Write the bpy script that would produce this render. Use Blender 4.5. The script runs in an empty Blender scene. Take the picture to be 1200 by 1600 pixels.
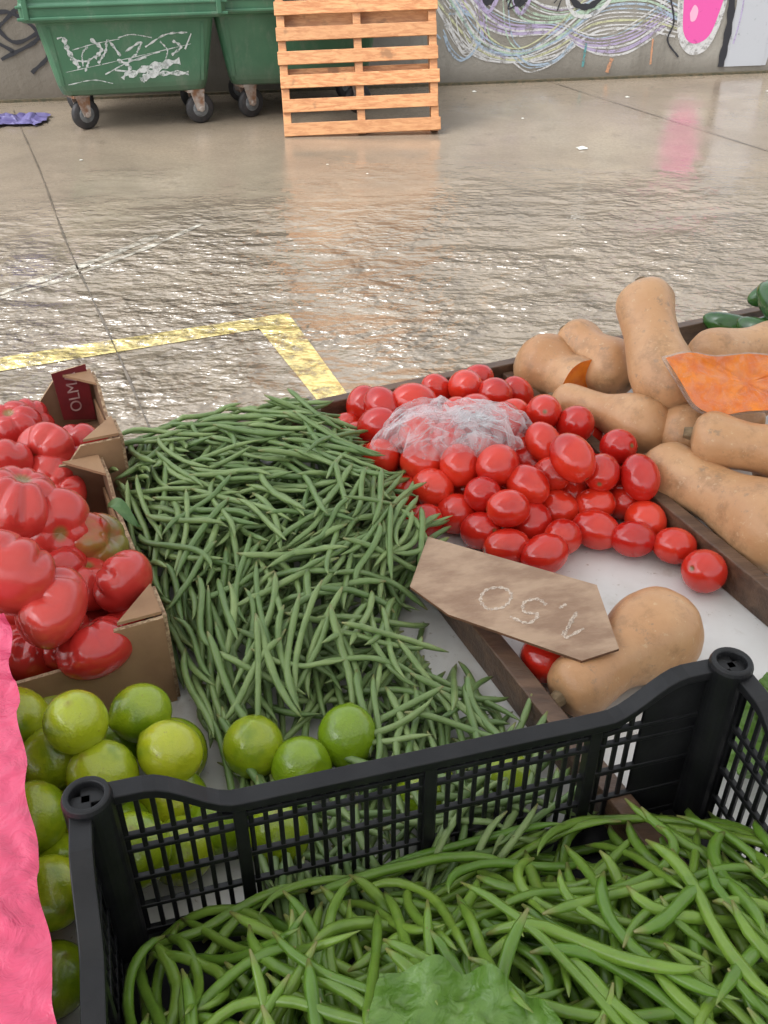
import bpy, bmesh, math, random
import numpy as np
from mathutils import Vector, Matrix, noise as mn
random.seed(7); rng=np.random.default_rng(7)
scene=bpy.context.scene
COL=scene.collection
# ------------------------------------------------------------------ helpers
class MB:
    def __init__(s): s.v=[];s.f=[];s.m=[];s.c=[];s.sm=[]
    def add(s,verts,faces,mat=0,col=(0,0,0),smooth=True,cols=None):
        o=len(s.v); s.v.extend([tuple(map(float,p)) for p in verts])
        s.f.extend([tuple(i+o for i in f) for f in faces])
        s.m.extend([mat]*len(faces)); s.sm.extend([smooth]*len(faces))
        s.c.extend(cols if cols is not None else [col]*len(verts))
    def obj(s,name,mats,parent=None,recalc=True,bevel=0,loc=None):
        me=bpy.data.meshes.new(name); me.from_pydata(s.v,[],s.f)
        for m in mats: me.materials.append(m)
        me.polygons.foreach_set('material_index',s.m)
        me.polygons.foreach_set('use_smooth',s.sm)
        at=me.color_attributes.new('dat','FLOAT_COLOR','POINT')
        a=np.ones((len(s.v),4),dtype=np.float32); a[:,:3]=np.array(s.c,dtype=np.float32).reshape(-1,3)
        at.data.foreach_set('color',a.ravel())
        if recalc:
            bm=bmesh.new(); bm.from_mesh(me); bmesh.ops.recalc_face_normals(bm,faces=bm.faces); bm.to_mesh(me); bm.free()
        me.update()
        ob=bpy.data.objects.new(name,me); COL.objects.link(ob)
        if parent: ob.parent=parent
        if bevel:
            b=ob.modifiers.new('bev','BEVEL'); b.width=bevel; b.segments=2; b.limit_method='ANGLE'
        return ob
def empty(name,loc=(0,0,0)):
    e=bpy.data.objects.new(name,None); COL.objects.link(e); e.empty_display_size=.1; return e
def boxmap(mb,fn,x0,x1,y0,y1,z0,z1,mat=0,col=(0,0,0)):
    vs=[fn(x,y,z) for z in (z0,z1) for y in (y0,y1) for x in (x0,x1)]
    mb.add(vs,[(0,1,3,2),(4,6,7,5),(0,4,5,1),(2,3,7,6),(0,2,6,4),(1,5,7,3)],mat,col,False)
def frame(o,ang):
    c,s=math.cos(ang),math.sin(ang)
    return lambda x,y,z:(o[0]+x*c-y*s,o[1]+x*s+y*c,z+(o[2] if len(o)>2 else 0))
# table frame: a right, b toward viewer
EX=(.9103,.4140);EY=(-.4140,.9103);OT=(-.119,1.431)
def T(a,b,z): return (OT[0]+a*EX[0]-b*EY[0],OT[1]+a*EX[1]-b*EY[1],z)
def Tinv(x,y):
    dx,dy=x-OT[0],y-OT[1]; return (dx*EX[0]+dy*EX[1],-(dx*EY[0]+dy*EY[1]))
def catmull(pts,n=8):
    P=[np.array(p,float) for p in pts]; P=[2*P[0]-P[1]]+P+[2*P[-1]-P[-2]]
    out=[]
    for i in range(1,len(P)-2):
        for k in range(n):
            t=k/n; a,b,c,d=P[i-1],P[i],P[i+1],P[i+2]
            out.append(.5*((2*b)+(-a+c)*t+(2*a-5*b+4*c-d)*t*t+(-a+3*b-3*c+d)*t**3))
    out.append(P[-2]); return out
def ribbon(mb,pts2,fn,w,mat=0,smooth=True,var=.25,n=8):
    P=catmull(pts2,n) if smooth else [np.array(p,float) for p in pts2]
    vs=[];N=len(P)
    for i,p in enumerate(P):
        t=P[min(i+1,N-1)]-P[max(i-1,0)]; l=np.linalg.norm(t) or 1; nx=np.array([-t[1],t[0]])/l
        ww=w*.5*(1+var*math.sin(i*1.7+w*900)); 
        a=p+nx*ww;b=p-nx*ww
        vs+= [fn(a[0],a[1]),fn(b[0],b[1])]
    mb.add(vs,[(2*i,2*i+1,2*i+3,2*i+2) for i in range(N-1)],mat,(0,0,0),False)
# ------------------------------------------------------------------ materials
def newmat(name):
    m=bpy.data.materials.new(name); m.use_nodes=True; nt=m.node_tree
    b=nt.nodes['Principled BSDF']; return m,nt,b
def N(nt,t,**k):
    n=nt.nodes.new(t)
    for a,v in k.items():
        if a.startswith('i_'): n.inputs[a[2:]].default_value=v
        else: setattr(n,a,v)
    return n
def pos(nt): return N(nt,'ShaderNodeNewGeometry').outputs['Position']
def nz(nt,scale,detail=4,rough=.55,dist=0,vec=None,sc=None):
    n=N(nt,'ShaderNodeTexNoise'); n.inputs['Scale'].default_value=scale; n.inputs['Detail'].default_value=detail
    n.inputs['Roughness'].default_value=rough; n.inputs['Distortion'].default_value=dist
    v=vec or pos(nt)
    if sc:
        mp=N(nt,'ShaderNodeMapping'); mp.inputs['Scale'].default_value=sc; nt.links.new(v,mp.inputs['Vector']); v=mp.outputs['Vector']
    nt.links.new(v,n.inputs['Vector']); return n.outputs['Fac']
def mr(nt,val,a,b,c=0,d=1):
    n=N(nt,'ShaderNodeMapRange'); n.interpolation_type='SMOOTHSTEP'
    nt.links.new(val,n.inputs[0])
    for i,x in enumerate((a,b,c,d)): n.inputs[i+1].default_value=x
    return n.outputs[0]
def mix(nt,f,a,b,mode='MIX'):
    n=N(nt,'ShaderNodeMix',data_type='RGBA',blend_type=mode)
    def s(sock,v):
        if hasattr(v,'is_linked') or hasattr(v,'links'): nt.links.new(v,sock)
        elif isinstance(v,(int,float)): sock.default_value=v
        else: sock.default_value=(*v[:3],1)
    s(n.inputs[0],f); s(n.inputs[6],a); s(n.inputs[7],b); return n.outputs[2]
def mth(nt,op,a,b=0.0):
    n=N(nt,'ShaderNodeMath',operation=op)
    for i,v in enumerate((a,b)):
        if hasattr(v,'links'): nt.links.new(v,n.inputs[i])
        else: n.inputs[i].default_value=v
    return n.outputs[0]
def bumpn(nt,h,st=.5,dist=.01,nrm=None):
    n=N(nt,'ShaderNodeBump'); n.inputs['Strength'].default_value=st; n.inputs['Distance'].default_value=dist
    nt.links.new(h,n.inputs['Height'])
    if nrm: nt.links.new(nrm,n.inputs['Normal'])
    return n.outputs['Normal']
def dat(nt):
    a=N(nt,'ShaderNodeAttribute',attribute_name='dat'); s=N(nt,'ShaderNodeSeparateColor'); nt.links.new(a.outputs['Color'],s.inputs[0]); return s.outputs
def M(name,c1,c2=None,ns=10,rough=.5,bump=0,bs=60,bd=.002,coat=0,spec=.5,sc=None,lo=.35,hi=.65,rr=0):
    m,nt,b=newmat(name); c2=c2 or tuple(x*.8 for x in c1)
    f=mr(nt,nz(nt,ns,5,.6,sc=sc),lo,hi); nt.links.new(mix(nt,f,c1,c2),b.inputs['Base Color'])
    b.inputs['Roughness'].default_value=rough; b.inputs['Coat Weight'].default_value=coat; b.inputs['Specular IOR Level'].default_value=spec
    if rr: nt.links.new(mr(nt,nz(nt,ns*2.3,4),.3,.7,rough-rr,rough+rr),b.inputs['Roughness'])
    if bump: nt.links.new(bumpn(nt,nz(nt,bs,4,.6,sc=sc),bump,bd),b.inputs['Normal'])
    return m
def lime_like(name,c1,c2,c3,rough,bs,bst,coat=0,ns=25,spot=0,spotc=(.15,.1,.04),bd=.001):
    """per-item tint from attribute, R=random, G=end mark"""
    m,nt,b=newmat(name); d=dat(nt)
    c=mix(nt,d[0],c1,c2); c=mix(nt,mr(nt,nz(nt,ns,3),.45,.7,0,.8),c,c3); 
    if spot: c=mix(nt,mr(nt,nz(nt,ns*5,4,.7),.66,.72,0,spot),c,spotc)
    c=mix(nt,d[1],c,spotc)
    nt.links.new(c,b.inputs['Base Color']); b.inputs['Roughness'].default_value=rough; b.inputs['Coat Weight'].default_value=coat
    b.inputs['Coat Roughness'].default_value=.10
    if bst: nt.links.new(bumpn(nt,nz(nt,bs,2),bst,bd),b.inputs['Normal'])
    return m
# wet ground -------------------------------------------------------
def wet(nt,b,basecol,paint=False):
    P=pos(nt); sep=N(nt,'ShaderNodeSeparateXYZ'); nt.links.new(P,sep.inputs[0])
    big=nz(nt,.7,4)
    yy=mth(nt,'ADD',sep.outputs[1],mth(nt,'MULTIPLY',mth(nt,'SUBTRACT',big,.5),2.4))
    yy=mth(nt,'ADD',yy,mth(nt,'MULTIPLY',sep.outputs[0],-.12))
    wz=mr(nt,yy,6.2,4.2)
    w1=nz(nt,1,2,.5,.15,sc=(8.0,12,1)); w2=nz(nt,1,2,.5,.2,sc=(19,30,1)); w3=nz(nt,1,2,.5,.3,sc=(1.6,2.6,1)); w4=nz(nt,1,1,.5,0,sc=(3.2,5.0,1))
    h=mth(nt,'ADD',mth(nt,'MULTIPLY',w1,1.05),mth(nt,'MULTIPLY',w2,.46)); h=mth(nt,'MULTIPLY',h,mr(nt,w3,.32,.62,.4,1.15)); h=mth(nt,'ADD',h,mth(nt,'MULTIPLY',w4,.7))
    h=mth(nt,'MULTIPLY',h,wz)
    fine=nz(nt,140,5,.7); fine2=nz(nt,9,4,.6)
    h2=mth(nt,'ADD',h,mth(nt,'MULTIPLY',fine,.004)); h2=mth(nt,'ADD',h2,mth(nt,'MULTIPLY',fine2,.025))
    nt.links.new(bumpn(nt,h2,1,.075),b.inputs['Normal'])
    film=mr(nt,nz(nt,1.6,6,.62,.4),.38,.62)
    ro=mth(nt,'ADD',mth(nt,'MULTIPLY',film,.17),.08)
    ro=mth(nt,'MULTIPLY',ro,mr(nt,wz,0,1,1,.3))
    nt.links.new(ro,b.inputs['Roughness'])
    b.inputs['IOR'].default_value=1.8
    c=mix(nt,mth(nt,'MULTIPLY',film,.25),basecol,(.16,.13,.095))
    c=mix(nt,mth(nt,'MULTIPLY',wz,.30),c,(.17,.145,.105) if not paint else (.50,.40,.18))
    nt.links.new(c,b.inputs['Base Color'])
    return wz
def ground_mat():
    m,nt,b=newmat('wet_concrete')
    f=mr(nt,nz(nt,1.1,8,.65,.3),.3,.7); c=mix(nt,f,(.345,.272,.195),(.235,.185,.135))
    c=mix(nt,mr(nt,nz(nt,45,6,.7),.35,.7,0,.45),c,(.165,.135,.10))
    c=mix(nt,mr(nt,nz(nt,160,2,.5),.60,.70,0,.7),c,(.42,.37,.30))
    c=mix(nt,mr(nt,nz(nt,4,6,.7,.5),.57,.75,0,.55),c,(.12,.10,.075))
    wet(nt,b,c); return m
def paint_mat(name,col,cover,ns=14,soft=.08):
    m,nt,b=newmat(name); wet(nt,b,mix(nt,mr(nt,nz(nt,30,5),.3,.7),col,tuple(x*.75 for x in col)),True)
    tr=N(nt,'ShaderNodeBsdfTransparent'); mx=N(nt,'ShaderNodeMixShader')
    nt.links.new(mr(nt,nz(nt,ns,6,.7),cover-soft,cover+soft,1,0),mx.inputs[0])
    nt.links.new(tr.outputs[0],mx.inputs[1]); nt.links.new(b.outputs[0],mx.inputs[2])
    nt.links.new(mx.outputs[0],nt.nodes['Material Output'].inputs['Surface']); return m
def spray_mat(name,col,cover=.6,ns=25,mx_=.92):
    m,nt,b=newmat(name); b.inputs['Base Color'].default_value=(*col,1); b.inputs['Roughness'].default_value=.6
    tr=N(nt,'ShaderNodeBsdfTransparent'); mx=N(nt,'ShaderNodeMixShader')
    nt.links.new(mr(nt,nz(nt,ns,5,.7),cover-.12,cover+.12,mx_,.1),mx.inputs[0])
    nt.links.new(tr.outputs[0],mx.inputs[1]); nt.links.new(b.outputs[0],mx.inputs[2])
    nt.links.new(mx.outputs[0],nt.nodes['Material Output'].inputs['Surface']); return m
# ------------------------------------------------------------------ world / sun / camera
w=bpy.data.worlds.new('World'); scene.world=w; w.use_nodes=True; nt=w.node_tree
sky=N(nt,'ShaderNodeTexSky'); sky.sky_type='NISHITA'; sky.sun_disc=False
SE,SR=math.radians(55),math.radians(-125)
sky.sun_elevation=SE; sky.sun_rotation=SR; sky.air_density=1.3; sky.dust_density=5
hs=N(nt,'ShaderNodeHueSaturation'); hs.inputs['Saturation'].default_value=.10; hs.inputs['Value'].default_value=2.15
nt.links.new(sky.outputs[0],hs.inputs['Color'])
tint=N(nt,'ShaderNodeMix',data_type='RGBA',blend_type='MULTIPLY'); tint.inputs[0].default_value=1; tint.inputs[7].default_value=(.96,.99,1.035,1)
nt.links.new(hs.outputs[0],tint.inputs[6]); bg=nt.nodes['Background']; nt.links.new(tint.outputs[2],bg.inputs[0]); bg.inputs[1].default_value=.15
sl=bpy.data.lights.new('sun','SUN'); sl.energy=1.15; sl.angle=math.radians(18); sl.color=(1,.985,.96)
so=bpy.data.objects.new('sun',sl); COL.objects.link(so)
d=Vector((math.sin(SR)*math.cos(SE),math.cos(SR)*math.cos(SE),math.sin(SE))); so.rotation_euler=d.to_track_quat('Z','Y').to_euler()
cam=bpy.data.cameras.new('camera'); co=bpy.data.objects.new('camera',cam); COL.objects.link(co); scene.camera=co
co.location=(0,0,1.65); co.rotation_euler=(math.radians(55),0,0); cam.sensor_fit='VERTICAL'; cam.sensor_height=36; cam.sensor_width=27; cam.lens=33.75; cam.clip_start=.02; cam.clip_end=2000
scene.view_settings.view_transform='Standard'; scene.view_settings.look='None'
# ------------------------------------------------------------------ awning over the stall
aw=empty('market_awning')
m,nt,b=newmat('awning_canvas'); b.inputs['Base Color'].default_value=(.70,.70,.68,1); b.inputs['Roughness'].default_value=.8
tl=N(nt,'ShaderNodeBsdfTranslucent'); tl.inputs[0].default_value=(.72,.72,.70,1); mx=N(nt,'ShaderNodeMixShader'); mx.inputs[0].default_value=.5
nt.links.new(b.outputs[0],mx.inputs[1]); nt.links.new(tl.outputs[0],mx.inputs[2]); nt.links.new(mx.outputs[0],nt.nodes['Material Output'].inputs['Surface'])
mb=MB(); n=14
vs=[T(-2.6+5.6*i/n,-.10+3.15*j/n,2.45+.35*math.sin(math.pi*j/n)-.03*math.sin(math.pi*i*4/n)**2) for j in range(n+1) for i in range(n+1)]
mb.add(vs,[(j*(n+1)+i,j*(n+1)+i+1,(j+1)*(n+1)+i+1,(j+1)*(n+1)+i) for j in range(n) for i in range(n)],0)
mb.obj('canopy',[m],aw,recalc=False)
mb=MB()
for a in (-2.58,2.95):
    for bb in (-.08,3.0): boxmap(mb,T,a,a+.035,bb,bb+.035,0,2.44)
mb.obj('poles',[M('pole_metal',(.5,.5,.5),(.4,.4,.4),20,.4)],aw)
# ------------------------------------------------------------------ ground
mb=MB(); mb.add([(-400,-400,0),(400,-400,0),(400,400,0),(-400,400,0)],[(0,1,2,3)],0,(0,0,0),False)
ground=mb.obj('ground',[ground_mat()])
jm=M('joint_dark',(.07,.055,.04),(.15,.12,.09),20,.35)
mb=MB(); flat=lambda x,y:(x,y,.004)
pts=[(-2.75,7.55),(-2.617,7.22),(-2.1,5.99),(-1.57,4.66),(-1.064,3.484),(-.6,2.36),(0,.9)]
ribbon(mb,pts,flat,.0075,0,True,.6)
ribbon(mb,[(1.40,8.6),(1.463,8.42),(2.43,6.52),(3.3,4.9),(4.4,2.7)],flat,.007,0,True,.6)
mb.obj('pavement_joint',[jm],recalc=False)
ym=paint_mat('yellow_paint',(.80,.63,.22),.57,13,.16)
mb=MB()
mb.add([(-.408,3.827,.004),(-.513,3.664,.004),(-3.62,2.395,.004),(-3.67,2.535,.004)],[(0,1,2,3)],0,(0,0,0),False)
mb.add([(-.408,3.827,.004),(-.513,3.664,.004),(-.249,3.073,.004),(.31,1.69,.004),(.43,1.72,.004),(-.127,3.083,.004)],[(0,1,2,3,4,5)],0,(0,0,0),False)
mb.obj('yellow_parking_line',[ym],recalc=False)
wm=paint_mat('white_wake_streak',(.75,.72,.66),.50,9,.25)  # wake-front foam and reflection on the water, painted as pale streaks
mb=MB()
ribbon(mb,[(-2.2,3.75),(-1.713,4.05),(-1.4,4.42),(-1.15,4.80)],flat,.05,0,True,.4)
ribbon(mb,[(-2.2,3.62),(-1.65,4.02),(-1.25,4.5),(-.95,4.98)],flat,.03,0,True,.4)
mb.obj('white_wake_line',[wm],recalc=False)
deb=M('debris_white',(.7,.68,.62),(.5,.48,.4),30,.5)
mb=MB()
for (x,y,s) in [(1.29,6.48,.04),(1.9,8.0,.02),(3.1,8.2,.05),(.72,8.2,.02),(2.2,5.2,.01),(-.1,5.9,.008),(-.35,6.1,.01),(1.0,7.3,.012),(-1.9,6.2,.012)]:
    n=9; vs=[(x+s*math.cos(i/n*6.283)*(1+.3*math.sin(i*2.3)),y+s*.8*math.sin(i/n*6.283)*(1+.3*math.cos(i*3)),.005) for i in range(n)]
    vs.append((x,y,.005+s*.35)); mb.add(vs,[(i,(i+1)%n,n) for i in range(n)],0)
mb.obj('litter',[deb],recalc=False)
# ------------------------------------------------------------------ wall
WA=math.atan2(.182,.983); WO=(.473,8.469)
Wf=frame(WO,WA)
def wall_mat():
    m,nt,b=newmat('concrete_wall')
    c=mix(nt,mr(nt,nz(nt,1.3,8,.65),.3,.7),(.33,.305,.26),(.22,.20,.165))
    c=mix(nt,mr(nt,nz(nt,3,6,.7,sc=(1,1,.25)),.5,.75,0,.7),c,(.14,.125,.10))
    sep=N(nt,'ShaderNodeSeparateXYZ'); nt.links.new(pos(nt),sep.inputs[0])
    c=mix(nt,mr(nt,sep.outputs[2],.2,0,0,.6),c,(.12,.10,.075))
    c=mix(nt,mr(nt,sep.outputs[0],-.6,-2.2,0,.6),c,(.13,.10,.07))
    nt.links.new(c,b.inputs['Base Color']); b.inputs['Roughness'].default_value=.75
    nt.links.new(bumpn(nt,nz(nt,35,8,.7),.5,.01),b.inputs['Normal']); return m
wallm=wall_mat()
mb=MB(); boxmap(mb,Wf,-9,9,0,.25,-.05,1.55); 
wall_e=empty('graffiti_wall'); mb.obj('wall_body',[wallm],wall_e)
mb=MB(); boxmap(mb,Wf,-9,9,-.03,.28,1.55,1.62); mb.obj('coping',[M('coping',(.3,.28,.25),(.22,.2,.18),5,.8)],wall_e)
mb=MB(); boxmap(mb,Wf,-9,9,-.035,0,0,.018); mb.obj('base_strip',[M('strip_dark_brown',(.06,.055,.03),(.12,.09,.05),30,.7)],wall_e)  # thin dark brown strip along the foot of the wall
cols={'pg':(.46,.60,.45),'pb':(.42,.52,.62),'pv':(.48,.40,.58),'wh':(.68,.67,.65),'ye':(.60,.60,.36),'bk':(.025,.025,.03),'mg':(.75,.10,.36),'te':(.10,.32,.32),'or':(.62,.30,.16),'pk':(.80,.42,.56),'gw':(.55,.56,.58)}
keys=list(cols); gm=[spray_mat('spray_'+k,cols[k],.57 if k not in('mg','bk','gw','pk') else .72,18,.82 if k not in('mg','bk','pk') else .97) for k in keys]
mb=MB(); lay=[0]
def wp(off): return lambda s,z:Wf(s,-(.004+off),z)
def stroke(pts,k,w,off=None,sm=True):
    lay[0]+=1; o=.0004*(lay[0]%12) if off is None else off
    ribbon(mb,pts,wp(o),w,keys.index(k),sm,.2)
def fill(pts,k,off):
    P=catmull(pts+[pts[0]],6)[:-1]; c=np.mean(P,axis=0); f=wp(off)
    vs=[f(p[0],p[1]) for p in P]+[f(c[0],c[1])]; n=len(P)
    mb.add(vs,[(i,(i+1)%n,n) for i in range(n)],keys.index(k),(0,0,0),False)
R=random.Random(3)
def bundle(base,n,sp,ks,w=.014):
    for i in range(n):
        q=(i/(n-1)-.5); pts=[(x+q*sp*.6*math.sin(j*1.3+i*.5)+R.uniform(-.01,.01),z+q*sp*(1+.5*math.cos(j*1.1))+R.uniform(-.008,.008)) for j,(x,z) in enumerate(base)]
        stroke(pts,R.choice(ks),R.choice([.5,.8,1.2])*w)
bundle([(-.1,.80),(.12,.52),(.32,.28),(.62,.20),(.95,.30),(1.3,.50),(1.7,.52),(2.0,.42)],11,.20,['pg','wh','pb','pg','ye'])
bundle([(.0,.95),(.25,.60),(.55,.42),(.9,.40),(1.25,.27),(1.6,.30),(1.95,.5)],9,.16,['pv','wh','pb','wh'])
bundle([(.45,.80),(.7,.56),(1.0,.50),(1.35,.62),(1.65,.80)],7,.14,['wh','pv','pg'])
bundle([(.0,.45),(.1,.30),(.2,.22),(.3,.38),(.2,.55),(.05,.6)],5,.10,['pg','wh','pb'])
bundle([(.6,.2),(.75,.12),(.95,.16),(1.1,.28)],4,.06,['pb','wh'])
for i in range(7):
    s=R.uniform(0,.5); stroke([(s,.95),(s+.03,.6),(s+.10,.32),(s+R.uniform(.2,.35),.18)],R.choice(['pg','wh','pb','pv']),.010)
stroke([(.22,.90),(.35,.60),(.5,.80),(.62,.58),(.75,.90)],'bk',.05,.0075); stroke([(.2,.85),(.35,.53),(.5,.73),(.63,.51),(.8,.85)],'pv',.03,.007)
stroke([(1.0,.90),(1.05,.61),(1.2,.55),(1.32,.67),(1.36,.90)],'bk',.045,.0075); stroke([(.95,.90),(1.03,.55),(1.2,.48),(1.38,.61),(1.45,.90)],'wh',.03,.007)
stroke([(.50,.60),(.56,.66),(.52,.55),(.6,.58)],'bk',.012,.008); stroke([(.9,.58),(.97,.66),(.93,.52)],'bk',.01,.008)
fill([(1.96,.55),(2.01,.30),(2.13,.17),(2.28,.20),(2.37,.40),(2.40,.7),(2.42,1.2),(2.1,1.25),(1.95,.9)],'wh',.0065)
fill([(2.01,.56),(2.05,.34),(2.15,.25),(2.28,.30),(2.34,.48),(2.37,.7),(2.38,1.15),(2.12,1.2),(2.0,.9)],'mg',.0072)
fill([(2.08,.48),(2.10,.42),(2.14,.43),(2.15,.50),(2.11,.54)],'pk',.0078)
stroke([(1.88,.62),(1.95,.42),(1.92,.28),(2.04,.15)],'bk',.014,.008)
stroke([(2.44,.06),(2.45,.4),(2.42,.75),(2.46,1.2)],'bk',.06,.0075)
for i in range(9): stroke([(2.50+i*.042,.06),(2.51+i*.042,.6),(2.5+i*.042,1.25)],'gw',.055)
for i in range(20):
    s=R.uniform(2.5,3.4); stroke([(s,.1+R.random()*.3),(s+R.uniform(-.06,.06),.5),(s+R.uniform(-.1,.1),1.0)],R.choice(['pb','wh','pg','pv']),.014)
stroke([(1.42,.05),(1.45,.16)],'or',.03);stroke([(1.80,.1),(1.79,.3)],'or',.015);stroke([(1.2,.1),(1.21,.28)],'te',.02)
for i in range(8): stroke([(-.75+R.uniform(0,.6),.4+R.random()*.5),(-.6+R.uniform(0,.5),.55+R.random()*.3),(-.4+R.uniform(0,.4),.3+R.random()*.5)],R.choice(['te','pb','wh']),.016)
for l in [[(-3.75,.72),(-3.45,.50),(-3.15,.66),(-3.05,.35),(-3.2,.2)],[(-3.5,.75),(-3.3,.42),(-3.0,.5),(-2.95,.25)],[(-3.4,.3),(-3.1,.45),(-3.3,.62),(-3.5,.5),(-3.3,.35)],[(-3.1,.78),(-3.0,.55),(-3.15,.4)]]:
    stroke(l,'bk',.026)
mb.obj('graffiti',gm,wall_e,recalc=False)
# ------------------------------------------------------------------ bins
binm,nt_,b_=newmat('bin_green_plastic'); 
c=mix(nt_,mr(nt_,nz(nt_,2.5,6,.6),.3,.7),(.062,.170,.092),(.045,.13,.07)); c=mix(nt_,mr(nt_,nz(nt_,9,7,.75,sc=(1,1,.4)),.50,.78,0,.65),c,(.17,.21,.155))
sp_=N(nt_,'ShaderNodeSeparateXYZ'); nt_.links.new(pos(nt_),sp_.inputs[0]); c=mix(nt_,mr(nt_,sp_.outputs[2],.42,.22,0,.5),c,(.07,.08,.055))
nt_.links.new(c,b_.inputs['Base Color']); b_.inputs['Roughness'].default_value=.42; nt_.links.new(bumpn(nt_,nz(nt_,60,3),.15,.004),b_.inputs['Normal'])
rub=M('wheel_rubber',(.02,.02,.02),(.035,.03,.03),30,.6); hub=M('wheel_hub',(.16,.17,.17),(.1,.1,.1),30,.5); rust=M('caster_metal',(.36,.32,.28),(.2,.09,.04),14,.5)
whp=spray_mat('white_marker',(.68,.70,.68),.56,30,.85)
def rrect(w,d0,d1,z,r,n=4):
    pts=[]
    for cx,cy,a0 in ((w/2-r,d1-r,0),(-w/2+r,d1-r,90),(-w/2+r,d0+r,180),(w/2-r,d0+r,270)):
        for i in range(n+1):
            a=math.radians(a0+90*i/n); pts.append((cx+r*math.cos(a),cy+r*math.sin(a),z))
    return pts
def loft(mb,fn,levels,mat=0,cap=True,smooth=True):
    n=len(levels[0]); vs=[fn(*p) for l in levels for p in l]
    fs=[(k*n+i,k*n+(i+1)%n,(k+1)*n+(i+1)%n,(k+1)*n+i) for k in range(len(levels)-1) for i in range(n)]
    if cap: fs+= [tuple(range(n)),tuple(range((len(levels)-1)*n,len(levels)*n))]
    mb.add(vs,fs,mat,(0,0,0),smooth)
def bx_front(z): return -.02-(z-.25)*.16
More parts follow.
